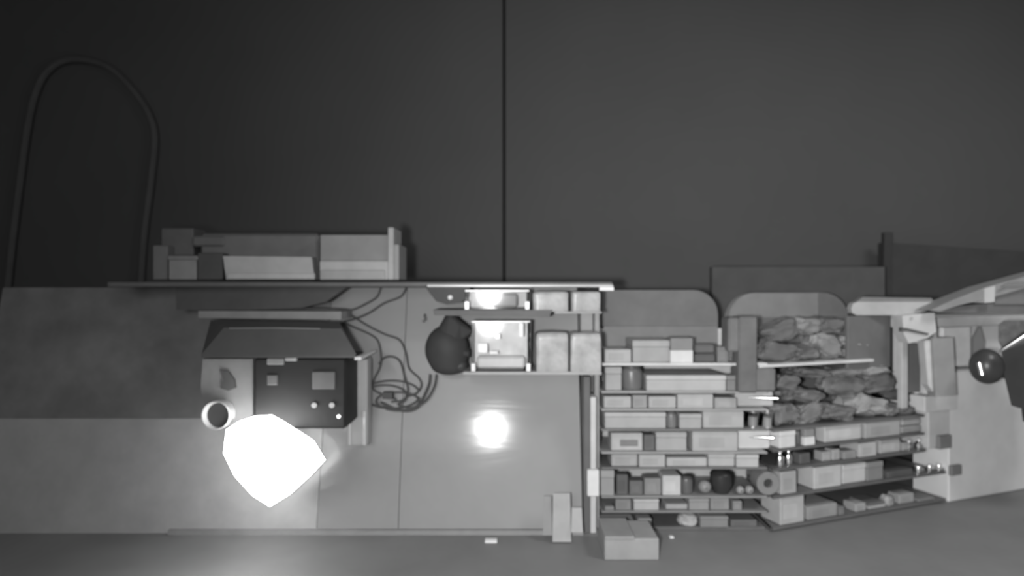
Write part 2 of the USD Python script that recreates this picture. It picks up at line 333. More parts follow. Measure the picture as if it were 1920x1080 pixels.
# shelf bar and clear boxes
single('shelf_bar', prism(((812, 581), (1037, 581), (1028, 595), (814, 591)), 2.72, 0.24), M(70, 0.5), 'dark narrow shelf bar carrying the upper clear box', 'shelf')
single('lower_ledge', bpx(868, 697, 1128, 703, 2.70, 0.24, 0.002), M(128, 0.4), 'thin pale ledge under the lower clear box and plastic bags', 'ledge')
def clear_box(x0, y0, x1, y1, label, tilt=0.0):
    Y, D, th = 2.70, 0.13, 0.004
    a, b = P(x0, y1, Y), P(x1, y0, Y)
    t = thing('clear_box', (0.5 * (a[0] + b[0]), Y + D / 2, a[2]), label, 'box', None)
    def sl(lo, hi): return cbox(lo, hi, 0.001)
    fr = sl((a[0], Y, a[2]), (b[0], Y + th, b[2])); v = np.array(fr.vertices); v[:, 1] += tilt * (v[:, 2] - a[2]); fr.vertices = v
    part(t, 'front_wall', fr, acrylic)
    part(t, 'back_wall', sl((a[0], Y + D - th, a[2]), (b[0], Y + D, b[2])), acrylic)
    part(t, 'side_wall', sl((a[0], Y + th, a[2]), (a[0] + th, Y + D - th, b[2])), acrylic)
    part(t, 'side_wall', sl((b[0] - th, Y + th, a[2]), (b[0], Y + D - th, b[2])), acrylic)
    part(t, 'base', sl((a[0] + th, Y + th, a[2]), (b[0] - th, Y + D - th, a[2] + th)), acrylic)
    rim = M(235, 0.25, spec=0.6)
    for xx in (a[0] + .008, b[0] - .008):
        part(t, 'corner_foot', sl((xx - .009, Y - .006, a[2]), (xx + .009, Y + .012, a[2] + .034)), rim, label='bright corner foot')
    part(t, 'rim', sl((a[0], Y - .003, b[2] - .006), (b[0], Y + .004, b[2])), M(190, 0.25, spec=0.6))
    return t, a, b
t, a, b = clear_box(884, 602, 994, 696, 'clear acrylic box with bright glints under the dark shelf bar', 0.047)
part(t, 'contents', cbox((a[0] + .02, 2.74, a[2] + .006), (b[0] - .02, 2.81, a[2] + .06), 0.01), M(165, 0.35), label='pale crumpled contents')
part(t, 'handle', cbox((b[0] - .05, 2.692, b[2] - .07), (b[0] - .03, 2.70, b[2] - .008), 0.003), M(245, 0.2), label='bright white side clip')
part(t, 'added_backing', cbox((a[0] + .008, 2.815, a[2] + .006), (b[0] - .008, 2.822, b[2] - .01), 0.002), M(178, 0.5, var=.2, scale=12.), label='pale card added to brighten the box')  # pale backing added to make up for light lost in the acrylic
for x0, y0, x1, y1 in ((896, 644, 914, 662), (918, 658, 934, 664), (928, 626, 938, 636)):  # white chips painted in for the glints inside the box
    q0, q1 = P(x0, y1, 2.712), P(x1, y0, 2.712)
    part(t, 'tag', cbox((q0[0], 2.708, q0[2]), (q1[0], 2.716, q1[2]), .003), M(255, 0.2, spec=.6), label='small white chip painted as a glint')
t, a, b = clear_box(872, 544, 992, 580, 'low clear acrylic box standing on the dark shelf bar', 0.0)
part(t, 'contents', cbox((a[0] + .12, 2.745, a[2] + .006), (b[0] - .05, 2.81, a[2] + .07), 0.01), M(115, 0.5))
part(t, 'added_backing', cbox((a[0] + .008, 2.815, a[2] + .006), (b[0] - .008, 2.822, b[2] - .008), 0.002), M(165, 0.5, var=.2, scale=12.), label='pale card added to brighten the box')  # added pale backing that lifts the brightness behind the acrylic
bags = 'clear plastic bags right of the clear boxes'
def pbag(x0, y0, x1, y1, seed, label, Y=2.70, D=0.16):
    a, b = P(x0, y1, Y + .03), P(x1, y0, Y + .03)
    t = thing('plastic_bag', (0.5 * (a[0] + b[0]), Y + D / 2, a[2]), label, 'plastic bag')
    fm = part(t, 'film', bag_mesh((a[0], Y, a[2]), (b[0], Y + D, b[2]), seed, 0.09, 0.2), M(131, 0.3, var=.3, scale=14., spec=0.25), smooth=True)
    w = b[0] - a[0]; zt = b[2]
    part(fm, 'folded_top', tube(spline([(a[0] + w * k, Y + .035 + .008 * math.sin(9 * k), zt - .012 + .006 * math.sin(14 * k + seed)) for k in np.linspace(.12, .88, 7)], 5), 0.004, 8), M(200, 0.25, spec=0.6), smooth=True, label='bright folded top edge')
pbag(1004, 622, 1066, 697, 3, 'crumpled clear plastic bag next to the lower clear box')
pbag(1068, 623, 1127, 697, 5, 'crumpled clear plastic bag beside the shelving, on the pale ledge')
single('glass_shelf', bpx(1040, 584, 1128, 588, 2.70, 0.24, 0.001), M(120, 0.3), 'thin pale shelf under the two upper plastic packets', 'shelf')
pbag(998, 546, 1066, 584, 8, 'upper plastic packet against the end of the dark shelf bar', 2.73)
pbag(1070, 546, 1126, 584, 9, 'upper plastic packet beneath the white price tag', 2.72)

# leaning paper sheets at the foot of the counter's right end
t = thing('paper_sheets', P(1055, 1015, 2.72), 'pale paper sheets leaning on the right foot of the counter', 'paper')
for k, (x0, y0, x1, y1, p) in enumerate(((1018, 930, 1036, 1004, 128), (1036, 925, 1071, 1016, 148), (1071, 952, 1093, 998, 150))):
    Yk = 2.70 - .012 * k; q = [P(x0, y1, Yk), P(x1, y1, Yk), P(x1 - 2, y0, Yk + .05), P(x0 + 1, y0, Yk + .05)]
    q = [np.array([v[0], v[1], max(v[2], 0.002)]) for v in q]
    part(t, 'sheet', hull(q + [v + [0, .004, 0] for v in q]), M(p, 0.6, k=.75))
single('white_piece', cbox(P(909, 1013, 2.69) * [1, 1, 0] + [0, 0, 0.0], P(932, 1013, 2.69) * [1, 1, 0] + [0, .03, .012], 0.002), M(255, 0.3, spec=0.6), 'tiny white piece on the floor before the counter', 'scrap')  # small bright white piece at the foot of the counter

# ---------------------------------------------------------------- things standing on the left countertop
t = thing('paper_tray', P(670, 527, 2.82) * [1, 1, 0] + [0, .1, ZT], 'pale two-tone desk crate with upright end post on the countertop', 'crate')
part(t, 'upper_board', bpx(600, 440, 728, 490, 2.83, 0.2), M(112, 0.6, k=.95))
part(t, 'lower_board', bpx(599, 489, 727, 524.5, 2.815, 0.22), M(140, 0.6, k=.95), label='paler lower board')
part(t, 'lower_rail', bpx(600, 506, 722, 524.5, 2.805, 0.02), M(128, 0.6))
part(t, 'end_post', bpx(727, 426, 738, 524.5, 2.815, 0.2), M(135, 0.6))
part(t, 'end_board', bpx(738, 458, 748, 524.5, 2.815, 0.2), M(118, 0.6))
t = thing('printer', P(500, 524, 2.82) * [1, 1, 0] + [0, .15, ZT], 'dull grey desk printer with pale front tray on the countertop', 'printer')
part(t, 'body', bpx(375, 438, 597, 524.5, 2.90, 0.25, 0.012), M(84, 0.6))
part(t, 'tray', prism(((418, 480), (584, 482), (590, 524), (424, 524)), 2.83, 0.1), M(136, 0.55), label='pale front tray')
part(t, 'tray_lip', bpx(425, 512, 590, 523.5, 2.818, 0.03), M(144, 0.55))
part(t, 'top_flap', bpx(360, 442, 420, 462, 2.89, 0.2, 0.008), M(80, 0.6))
single('dark_case', bpx(370, 474, 417, 524.5, 2.83, 0.06), M(62, 0.6), 'small dark case between the printer tray and the pale box', 'case')
t = thing('pale_box', P(340, 524, 2.82) * [1, 1, 0] + [0, .1, ZT], 'small dull pale box at the left end of the countertop', 'box')
part(t, 'body', bpx(316, 482, 368, 524.5, 2.83, 0.15), M(108, 0.6)); part(t, 'lid', bpx(314, 479, 370, 488, 2.825, 0.16), M(100, 0.6))
single('grey_binder', bpx(286, 460, 314, 524.5, 2.84, 0.2), M(88, 0.6), 'upright grey binder leftmost on the countertop', 'binder')
single('grey_carton', bpx(302, 428, 362, 479, 2.90, 0.12), M(76, 0.6), 'dull grey carton standing behind the small pale box', 'carton')
bpx_support = bpx(304, 479, 360, 524.5, 2.99, 0.10)
single('carton_support', bpx_support, M(60, 0.7), 'dark block under the dull grey carton', 'block')

# ---------------------------------------------------------------- shelving
class Unit:
    def __init__(s, o, d):
        s.o = np.array(o, float); s.d = np.array(d, float); s.d /= np.linalg.norm(s.d); s.n = np.array([-s.d[1], s.d[0]]); s.rz = math.atan2(s.d[1], s.d[0])
    def u(s, px, back=0.0):
        k = (px - 960) / F; o = s.o + s.n * back
        return (k * o[1] - o[0]) / (s.d[0] - k * s.d[1])
    def Y(s, px, back=0.0): return (s.o + s.n * back)[1] + s.u(px, back) * s.d[1]
    def z(s, px, py, back=0.0): return H - (py - 540) / F * s.Y(px, back)
    def w(s, u, b, z):
        u, b, z = np.broadcast_arrays(u, b, z); p = s.o + u[..., None] * s.d + b[..., None] * s.n
        return np.concatenate([p, z[..., None]], -1)
    def prism(s, pts, back, depth):
        q = np.array([(s.u(x, back), s.z(x, y, back)) for x, y in pts])
        m = trimesh.creation.extrude_polygon(Polygon(q).buffer(0), depth, engine='earcut'); v = np.array(m.vertices)
        return s.w(v[:, 0], back + depth - v[:, 2], v[:, 1]), np.array(m.faces)
    def slab(s, u0, u1, b0, b1, z0, z1):
        """board whose left end is cut square to the neighbouring rack"""
        tn = -s.n[0] / s.d[0]
        return hull([s.w(u, b, z) for z in (z0, z1) for u, b in ((u0 + b0 * tn, b0), (u1, b0), (u1, b1), (u0 + b1 * tn, b1))])
    def tr(s, mesh):
        v, f = mv(mesh); return s.w(v[:, 0], v[:, 1], v[:, 2]), f
UA = Unit((0.0, Y0), (1, 0))
XB = P(1446, 0, Y0)[0]
UB = Unit((XB, Y0), (0.9, 0.33))
# straight rack
def zA(py): return UA.z(1300, py)
shA = [zA(y) for y in (681, 734, 767, 805, 848, 877, 931, 959)]
uA0, uA1 = UA.u(1098), UA.u(1440)
t = thing('shelf_rack', (UA.u(1270), Y0 + .2, 0), 'straight low shelf rack crammed with small goods, beside the counter', 'shelf rack')
part(t, 'back_panel', UA.tr(cbox((UA.u(1128), .31, 0.02), (uA1 + .02, .33, .915), .002)), M(150, 0.7))
part(t, 'base', UA.tr(cbox((UA.u(1128), .03, 0.0), (uA1, .31, .018), .002)), M(80, 0.7))
for k, z in enumerate(shA):
    part(t, 'shelf_board', UA.tr(cbox((UA.u(1128), .004, z - (.012 if k == 0 else .009)), (uA1, .31, z), .002)), M((165, 130, 126, 96, 122, 90, 108, 104)[k], 0.5))
part(t, 'upright', UA.tr(cbox((UA.u(1094.5), 0.0, 0), (UA.u(1107), .33, zA(706)), .003)), M(78, 0.6), label='dark upright')
part(t, 'upright', UA.tr(cbox((UA.u(1107.2), 0.0, 0), (UA.u(1118), .33, zA(745)), .003)), M(155, 0.5), label='pale upright')
part(t, 'upright', UA.tr(cbox((UA.u(1118.2), .06, 0), (UA.u(1128), .33, zA(548)), .003)), M(120, 0.6))
part(t, 'side_panel', UA.tr(cbox((UA.u(1094.5), .12, zA(744)), (UA.u(1118), .33, zA(548)), .003)), M(128, 0.6))
single('price_box', UA.tr(cbox((UA.u(1100), -.03, zA(927)), (UA.u(1122), -.001, zA(878)), .004)), M(172, 0.5), 'pale upright price box fixed to the rack upright next to the counter', 'price box')
# round-topped headers
def rounded(x0, y0, x1, y1, rl, rr):
    pts = [(x0, y1)]
    for a in np.linspace(0, math.pi / 2, 9) if rl else []: pts.append((x0 + rl - rl * math.cos(a), y0 + rl - rl * math.sin(a)))
    if not rl: pts.append((x0, y0))
    for a in np.linspace(0, math.pi / 2, 9) if rr else []: pts.append((x1 - rr + rr * math.sin(a), y0 + rr - rr * math.cos(a)))
    if not rr: pts.append((x1, y0))
    return pts + [(x1, y1)]
t = thing('rack_header', (UA.u(1240), Y0 + .33, 1.02), 'pale header board with one rounded corner over the straight rack', 'header board')
part(t, 'board', prism(rounded(1128, 544, 1346, 616, 0, 46), Y0 + .335, .03), M(104, 0.6, k=.72))
part(t, 'lower_rail', prism(((1132, 612), (1346, 612), (1346, 660), (1132, 660)), Y0 + .30, .03), M(114, 0.6, k=.75))
zB0 = lambda px, py: UB.z(px, py, .34)
pc = thing('rack_header', UB.w(UB.u(1480, .3), .3, 0.0), 'pale header board with both top corners rounded over the angled rack', 'header board')
hb = UB.prism(rounded(1366, 549, 1590, 625, 50, 48), .335, .03)
part(pc, 'board', hb, M(118, 0.6, k=.85))
part(pc, 'end_piece', UB.prism(rounded(1535, 549.5, 1588, 622, 0, 46), .331, .006), M(98, 0.6, k=.85), label='duller right end')
for x0 in (1440, 1560):
    part(pc, 'leg', UB.tr(cbox((UB.u(x0, .34), .34, 0), (UB.u(x0 + 12, .34), .36, zB0(x0, 620)), .002)), M(90, .7))
t = thing('top_rail', P(1680, 580, 3.1), 'short pale rail with rounded left end above the dark cupboard opening', 'rail')
part(t, 'rail', prism(((1596, 578), (1600, 569), (1608, 566), (1750, 566), (1756, 574), (1745, 591), (1606, 591), (1598, 587)), 3.04, .04), M(140, 0.5, k=1.0))
part(t, 'cap', prism(((1606, 566), (1618, 557), (1746, 559), (1756, 570), (1750, 566)), 3.045, .035), M(102, 0.5, k=.95), label='duller cap strip')
# angled rack
def zB(px, py): return UB.z(px, py)
shB = [zB(1480, 682), zB(1580, 793), zB(1580, 829), zB(1560, 866), zB(1570, 914), zB(1540, 975)]
uB0, uB1 = UB.u(1450), UB.u(1745)
t = thing('angled_rack', UB.w(UB.u(1590), .2, 0.0), 'angled low shelf rack with crumpled bags and bright cartons, right of the straight rack', 'shelf rack', None, UB.rz)
part(t, 'back_panel', UB.slab(uB0, UB.u(1735), .31, .33, .02, zB(1590, 600)), M(86, 0.7))
part(t, 'base', UB.slab(uB0, UB.u(1775), .03, .31, 0.0, .02), M(80, 0.7))
for k, z in enumerate(shB):
    part(t, 'shelf_board', UB.slab(UB.u(1424) if k == 0 else uB0, UB.u(1640) if k == 0 else UB.u(1775) if k > 3 else UB.u(1735), .004, .31, z - .012, z), M((172, 84, 78, 76, 80, 84)[k], 0.5))
part(t, 'upright', UB.tr(cbox((UB.u(1681), -.03, 0.05 + shB[1]), (UB.u(1692), -.002, zB(1686, 592)), .003)), M(140, 0.5, k=1.1), label='pale upright post')
part(t, 'cupboard_back', UB.tr(cbox((UB.u(1600), .03, zB(1640, 692)), (UB.u(1680.5), .05, zB(1640, 593)), .003)), M(86, 0.7), label='plain dark panel')
part(t, 'side_panel', UB.tr(cbox((UB.u(1700), .03, zB(1716, 738)), (UB.u(1736), .05, zB(1716, 645)), .003)), M(96, 0.7), label='plain dark narrow panel')
# dark pillar between the racks
t = thing('dark_pillar', (UA.u(1395), Y0 - .01, 0), 'dark cloth-covered pillar between the straight rack and the angled rack', 'pillar')
part(t, 'cover', bpx(1386, 594, 1421, 737, Y0 - .035, .10, .008), M(84, 0.8, var=.2))
part(t, 'side_cover', bpx(1366, 596, 1387, 660, Y0 - .03, .10, .008), M(88, 0.8, var=.2))
part(t, 'lower_cover', bpx(1386, 690, 1456, 735, Y0 - .03, .12, .01), M(90, 0.8, var=.2))

# ---- goods
ORD = ['first', 'second', 'third', 'fourth', 'fifth', 'sixth', 'seventh', 'eighth', 'ninth', 'tenth', 'eleventh', 'twelfth', 'thirteenth', 'fourteenth']
def tone(p): return 'white' if p > 185 else 'pale grey' if p > 138 else 'mid grey' if p > 108 else 'dark grey' if p > 80 else 'near-black'
gi = [0]
def good(U, kind, x0, y0, x1, p, z, row, i, zmax=9.0):
    gi[0] += 1; s = gi[0]; rnd = random.Random(s)
    M = (lambda p, *a, **kw: M0(p, *a, **{**kw, 'k': .74})) if kind not in ('bottle', 'glass') else M0
    back = rnd.uniform(.006, .03)
    xm = .5 * (x0 + x1); ua, ub = U.u(x0, back), U.u(x1, back); zt = U.z(xm, y0, back); zt = min(max(zt, z + .012), zmax)
    D = min(.25, max(.05, (ub - ua) * rnd.uniform(.6, 1.1)))
    base = U.w(.5 * (ua + ub), back + D / 2, z)
    where = f'{ORD[i]} from left on {row}'
    T = lambda m: U.tr(m)
    def th(name, desc, cat): return thing(name, base, f'{desc}, {where}', cat, cat + 's on the ' + ('straight rack' if U is UA else 'angled rack'), U.rz)
    if kind == 'box':
        t = th('carton', f'{tone(p)} carton', 'carton')
        hgt = zt - z
        lid = rnd.random() < .5 and hgt > .045
        part(t, 'body', T(cbox((ua + .001, back, z), (ub - .001, back + D, zt - (.3 * hgt if lid else 0)), .003)), M(p, .5, k=1.02))
        if lid: part(t, 'lid', T(cbox((ua, back - .002, zt - .3 * hgt), (ub, back + D, zt), .003)), M(min(230, p * 1.04), .5))
        elif hgt > .03:
            w = ub - ua; part(t, 'label_panel', T(cbox((ua + .15 * w, back - .0015, z + .2 * hgt), (ua + .7 * w, back + .003, z + .7 * hgt), .0005)), M(p * (.95 if rnd.random() < .6 else 1.05), .45))
    elif kind == 'band':
        t = th('banded_box', f'{tone(p)} box with bright lower band', 'box'); hgt = zt - z
        part(t, 'upper', T(cbox((ua, back + .002, z + .5 * hgt), (ub, back + D, zt), .002)), M(p * .72, .5))
        part(t, 'lower_band', T(cbox((ua - .002, back, z), (ub + .001, back + D, z + .5 * hgt), .002)), M(min(205, p * 1.12), .4), label='bright lower band')
    elif kind == 'shine':
        t = th('tin_box', f'{tone(p)} tin box with added glare bar', 'tin'); hgt = zt - z; w = ub - ua
        part(t, 'body', T(cbox((ua, back + .036, z), (ub, back + D + .04, zt), .004)), M(p, .35))
        a_, b_ = U.w(ua + .35 * w, back + .034, z + .62 * hgt), U.w(ub, back - .004 + .034 - .42 * .65 * w, z + .7 * hgt)
        part(t, 'bar', tube([a_, .5 * (a_ + b_), b_], [.003, .008, .008], 14), steel, label='steel bar added for a glare streak')  # bar put in and angled to give a streak of glare
    elif kind == 'window':
        t = th('window_box', f'{tone(p)} box with a dark cut-out', 'box'); hgt = zt - z; w = ub - ua
        part(t, 'body', T(cbox((ua, back, z), (ub, back + D, zt), .003)), M(p, .5))
        part(t, 'cut_out', T(cbox((ua + .28 * w, back - .002, z + .25 * hgt), (ua + .85 * w, back + .004, z + .62 * hgt), .001)), M(p * .7, .6), label='dark cut-out')
    elif kind == 'stack':
        t = th('tin_stack', f'{tone(p)} pair of stacked tins', 'tin'); hgt = zt - z
        for k in range(2):
            part(t, 'tin', T(cbox((ua + .003 * k, back, z + k * .5 * hgt), (ub - .003 * k, back + D, z + (k + .94) * .5 * hgt), .008)), M(p * (1 + .12 * k), .4))
    elif kind == 'jar':
        t = th('jar', f'{tone(p)} round jar', 'jar'); r = .5 * (ub - ua); hgt = zt - z
        cc = U.w(.5 * (ua + ub), back + r, z)
        part(t, 'body', lathe([(0, 0), (r * .85, 0), (r, .12 * hgt), (r, .72 * hgt), (r * .8, .86 * hgt), (0, .86 * hgt)], cc), M(p, .35, spec=.5), smooth=40)
        part(t, 'lid', lathe([(0, .84 * hgt), (r * .82, .84 * hgt), (r * .82, .98 * hgt), (r * .76, hgt), (0, hgt)], cc), M(p * .8, .4), smooth=40)
    elif kind == 'glass':
        t = th('glass_jar', 'clear glass jar with shining rims', 'jar'); r = .5 * (ub - ua); hgt = zt - z
        cc = U.w(.5 * (ua + ub), back + r, z)
        part(t, 'body', lathe([(0, 0.004), (r * .9, 0.004), (r, .1 * hgt), (r, .85 * hgt), (r * .95, .85 * hgt), (r * .95, .12 * hgt), (0, .05 * hgt)], cc), acrylic, smooth=40)
        part(t, 'contents', lathe([(0, .06 * hgt), (r * .8, .06 * hgt), (r * .8, .6 * hgt), (0, .66 * hgt)], cc), M(p, .5), smooth=40)
        for hz in (.03, .92): part(t, 'rim', lathe([(r * .9, (hz - .03) * hgt), (r * 1.03, (hz - .03) * hgt), (r * 1.03, (hz + .05) * hgt), (r * .9, (hz + .05) * hgt)], cc), steel, smooth=40, label='shining metal rim')
    elif kind == 'bottle':
        t = th('bottle', 'small shining bottle', 'bottle'); r = .5 * (ub - ua); hgt = zt - z
        cc = U.w(.5 * (ua + ub), back + r, z)
        part(t, 'body', lathe([(0, 0), (r * .9, 0), (r, .05 * hgt), (r, .5 * hgt), (r * .45, .66 * hgt), (r * .4, .86 * hgt), (0, .86 * hgt)], cc), steel, smooth=50)
        part(t, 'cap', lathe([(0, .84 * hgt), (r * .52, .84 * hgt), (r * .52, .97 * hgt), (r * .4, hgt), (0, hgt)], cc), M(230, .2, spec=.7), smooth=40)
    elif kind == 'ball':
        t = th('ball', f'{tone(p)} round ball', 'ball'); r = .5 * (ub - ua); m = trimesh.creation.icosphere(3, r)
        part(t, 'ball', (np.array(m.vertices) + U.w(.5 * (ua + ub), back + r, z + r), np.array(m.faces)), M(p, .4), smooth=True)
        part(t, 'valve', tube([U.w(.5 * (ua + ub), back + .004, z + r), U.w(.5 * (ua + ub), back - .003, z + r)], .004, 8), M(p * .7, .5))
    elif kind == 'roll':
        t = th('roll', f'{tone(p)} roll with a dark hole', 'roll'); r = .5 * (ub - ua); D2 = .08; cz = z + r
        a_ = np.linspace(0, 2 * np.pi, 33)[:-1]; rings = [(r, 0), (r, D2), (.4 * r, D2), (.4 * r, 0)]
        V = np.vstack([U.w(.5 * (ua + ub) + q * np.cos(a_), np.full(32, back + dd), cz + q * np.sin(a_)) for q, dd in rings])
        Q = np.array([[i * 32 + j, ((i + 1) % 4) * 32 + j, ((i + 1) % 4) * 32 + (j + 1) % 32, i * 32 + (j + 1) % 32] for i in range(4) for j in range(32)])
        part(t, 'roll', (V, np.vstack([Q[:, [0, 1, 2]], Q[:, [0, 2, 3]]])), M(p, .6))
        part(t, 'core', tube([U.w(.5 * (ua + ub), back + .02, cz), U.w(.5 * (ua + ub), back + .06, cz)], .4 * r, 20), M(60, .7), label='dark core')
    elif kind == 'pot':
        t = th('pot', f'{tone(p)} round pot', 'pot'); r = .5 * (ub - ua); hgt = zt - z; cc = U.w(.5 * (ua + ub), back + r, z)
        part(t, 'body', lathe([(0, 0), (r * .7, 0), (r, .35 * hgt), (r * .96, .7 * hgt), (0, .7 * hgt)], cc), M(p, .45), smooth=50)
        part(t, 'lid', lathe([(0, .69 * hgt), (r, .69 * hgt), (r * .9, .8 * hgt), (r * .4, .9 * hgt), (r * .16, .92 * hgt), (r * .16, hgt), (0, hgt)], cc), M(p * .9, .4), smooth=50)
    elif kind == 'bag':
        t = th('packet', f'{tone(p)} crumpled packet', 'packet')
        part(t, 'wrapper', T(bag_mesh((ua, back, z), (ub, back + max(.06, D * .7), zt), s, .5)), M(p, .4, var=.3, scale=22., spec=.4), smooth=35)
    return zt
RA = ['straight rack\'s top shelf', 'straight rack\'s second shelf', 'straight rack\'s third shelf', 'straight rack\'s fourth shelf', 'straight rack\'s fifth shelf', 'straight rack\'s sixth shelf', 'straight rack\'s seventh shelf', 'straight rack\'s eighth shelf', 'straight rack\'s base']
RBn = ['angled rack\'s pale shelf', 'angled rack\'s bag shelf', 'angled rack\'s third shelf', 'angled rack\'s fourth shelf', 'angled rack\'s fifth shelf', 'angled rack\'s bottom shelf']
rowsA = [
 [('box', 1134, 655, 1184, 150), ('box', 1186, 638, 1256, 142), ('band', 1258, 634, 1299, 168), ('stack', 1303, 645, 1342, 84), ('box', 1345, 650, 1366, 118)],
 [('box', 1135, 688, 1166, 142), ('jar', 1168, 681.5, 1209, 92), ('box', 1212, 704, 1362, 158), ('box', 1363, 704, 1384, 122)],
 [('box', 1132, 743, 1184, 150), ('box', 1186, 741, 1214, 134), ('box', 1216, 743, 1268, 150), ('box', 1270, 738, 1338, 152), ('box', 1340, 746, 1382, 140), ('shine', 1384, 737, 1456, 165)],
 [('box', 1134, 773, 1249, 150), ('jar', 1251, 772, 1272, 104), ('box', 1274, 776, 1316, 146), ('box', 1318, 769, 1395, 154), ('glass', 1404, 756, 1430, 110), ('glass', 1432, 760, 1456, 120)],
 [('window', 1146, 812, 1205, 158), ('box', 1207, 815, 1228, 92), ('box', 1230, 810, 1288, 146), ('box', 1298, 807, 1384, 154), ('shine', 1390, 809, 1450, 190)],
 [('box', 1146, 852, 1196, 144), ('box', 1198, 850, 1248, 150), ('box', 1250, 858, 1326, 158), ('box', 1328, 851, 1378, 156), ('box', 1381, 851, 1423, 162)],
 [('box', 1126, 880, 1152, 132), ('box', 1156, 890, 1178, 84), ('box', 1180, 902, 1206, 94), ('box', 1208, 897, 1240, 120), ('box', 1242, 892, 1277, 168), ('jar', 1279, 894, 1302, 86), ('ball', 1313, 906, 1337, 124), ('pot', 1338, 881, 1380, 48), ('ball', 1383, 916, 1398, 135), ('ball', 1400, 912, 1416, 130), ('roll', 1419, 887, 1462, 118)],
 [('box', 1134, 950, 1152, 116), ('box', 1154, 936, 1184, 118), ('box', 1188, 936, 1236, 155), ('box', 1248, 945, 1290, 145), ('box', 1292, 934, 1330, 130), ('box', 1332, 934, 1368, 128), ('box', 1374, 940, 1392, 120)],
 [('box', 1130, 981, 1193, 155), ('box', 1196, 972, 1222, 118), ('bag', 1272, 966, 1311, 158), ('box', 1313, 968, 1366, 118), ('box', 1370, 975, 1420, 96)],
]
for r, row in enumerate(rowsA):
    z = shA[r] if r < len(shA) else .018
    for i, (k, x0, y0, x1, p) in enumerate(row): good(UA, k, x0, y0, x1, p, z + .0004, RA[r], i, shA[r - 1] - .0135 if r else 9.0)
rowsB = [
 None, None,
 [('box', 1462, 800, 1492, 190), ('jar', 1496, 806, 1508, 80), ('band', 1510, 804, 1528, 180), ('box', 1546, 796, 1615, 172), ('box', 1622, 790, 1688, 152), ('stack', 1691, 778, 1729, 130)],
 [('bottle', 1462, 842, 1474, 200), ('bottle', 1478, 838, 1490, 200), ('box', 1500, 850, 1520, 86), ('box', 1542, 847, 1559, 145), ('box', 1561, 843, 1575, 152), ('box', 1582, 846, 1606, 132), ('box', 1611, 830, 1644, 164), ('box', 1650, 824, 1688, 158), ('box', 1692, 830, 1704, 140), ('bottle', 1706, 826, 1717, 200), ('bottle', 1724, 824, 1735, 200)],
 [('box', 1464, 884, 1494, 150), ('box', 1526, 874, 1578, 172), ('box', 1580, 869, 1623, 176), ('box', 1626, 866, 1656, 122), ('box', 1664, 882, 1712, 84), ('bottle', 1724, 876, 1738, 200), ('bottle', 1745, 874, 1758, 200), ('bottle', 1763, 872, 1776, 200)],
 [('box', 1463, 918, 1508, 160), ('box', 1514, 947, 1570, 138), ('box', 1574, 950, 1584, 110), ('box', 1604, 944, 1624, 150), ('band', 1630, 942, 1660, 140), ('bag', 1664, 930, 1680, 145), ('box', 1686, 926, 1714, 148), ('box', 1722, 934, 1752, 118)],
]
for r, row in enumerate(rowsB):
    if row:
        for i, (k, x0, y0, x1, p) in enumerate(row): good(UB, k, x0, y0, x1, p, shB[r] + .0004, RBn[r], i, shB[r - 1] - .0135)
# heaps of crumpled packets, layer on layer
def crumple(lo, hi, seed, rot):
    m = trimesh.creation.icosphere(3, 1.0); v = np.array(m.vertices); v = np.sign(v) * np.abs(v) ** .6 * [1, 1, .7]
    n = meshkit.fbm(v * 1.5 + seed * 3.1, 3, seed); r = np.abs(meshkit.noise(v * 2.6 + seed, seed + 5) - .5) * 2; q = np.abs(meshkit.noise(v * 5.0 + seed, seed + 9) - .5) * 2
    v = v * (1.25 - .7 * n - .28 * r - .08 * q)[:, None]
    c, k = math.cos(rot), math.sin(rot); v = v @ np.array([[c, 0, k], [0, 1, 0], [-k, 0, c]]).T
    v = (v - v.min(0)) / (v.max(0) - v.min(0)); lo, hi = np.array(lo, float), np.array(hi, float)
    v[:, 2] = (np.clip(v[:, 2], .12, 1) - .12) / .88
    return lo + v * (hi - lo), np.array(m.faces)
def heap(U, x0, x1, zb, ztop, layers, row, tones, wpx):
    """packets lying on one another: each rests on the tops of those below it"""
    rnd = random.Random(x0 * 13 + layers); prev = []
    for L in range(layers):
        x, i, cur = x0 + rnd.uniform(0, wpx * .5) * (L > 0), 0, []
        lay = ['lower layer', 'middle layer', 'upper layer'][L if layers == 3 else L * 2]
        while x < x1 - 14:
            w = min(wpx * rnd.uniform(.6, 1.6), x1 - x)
            zl = zb if not prev else max([zb] + [p[2] for p in prev if p[0] < x + w * .75 and p[1] > x + w * .25]) - .014
            zt = min(zl + (ztop - zb) / layers * rnd.uniform(.75, 1.55), ztop + .02)
            if zt - zl > .02:
                gi[0] += 1; s = gi[0]; back = rnd.uniform(.004, .05); p = rnd.choice(tones)
                ua, ub = U.u(x - 6, back), U.u(x + w + 6, back)
                t = thing('packet', U.w(.5 * (ua + ub), back + .06, zl), f'{tone(p)} crumpled packet, {ORD[i]} from left, {lay} on {row}', 'packet', 'crumpled packets heaped on the angled rack', U.rz)
                part(t, 'wrapper', U.tr(crumple((ua, back, zl), (ub, back + rnd.uniform(.10, .18), zt), s, rnd.uniform(-.6, .6))), M(p, .45, var=.18, scale=10., spec=.3), smooth=40)
                cur.append((x, x + w, zt)); i += 1
            x += w * .9
        prev = cur
heap(UB, 1426, 1588, shB[0], zB(1500, 604), 2, RBn[0], [92, 84, 100, 110, 88], 62)
heap(UB, 1588, 1640, shB[0], zB(1600, 638), 2, 'the pale shelf\'s right end', [136, 124, 146], 40)
heap(UB, 1462, 1692, shB[1], zB(1600, 694), 3, RBn[1], [84, 92, 102, 112, 90, 122, 96], 50)
heap(UB, 1692, 1734, shB[1], zB(1716, 742), 2, 'the bag shelf\'s right end', [84, 94], 40)

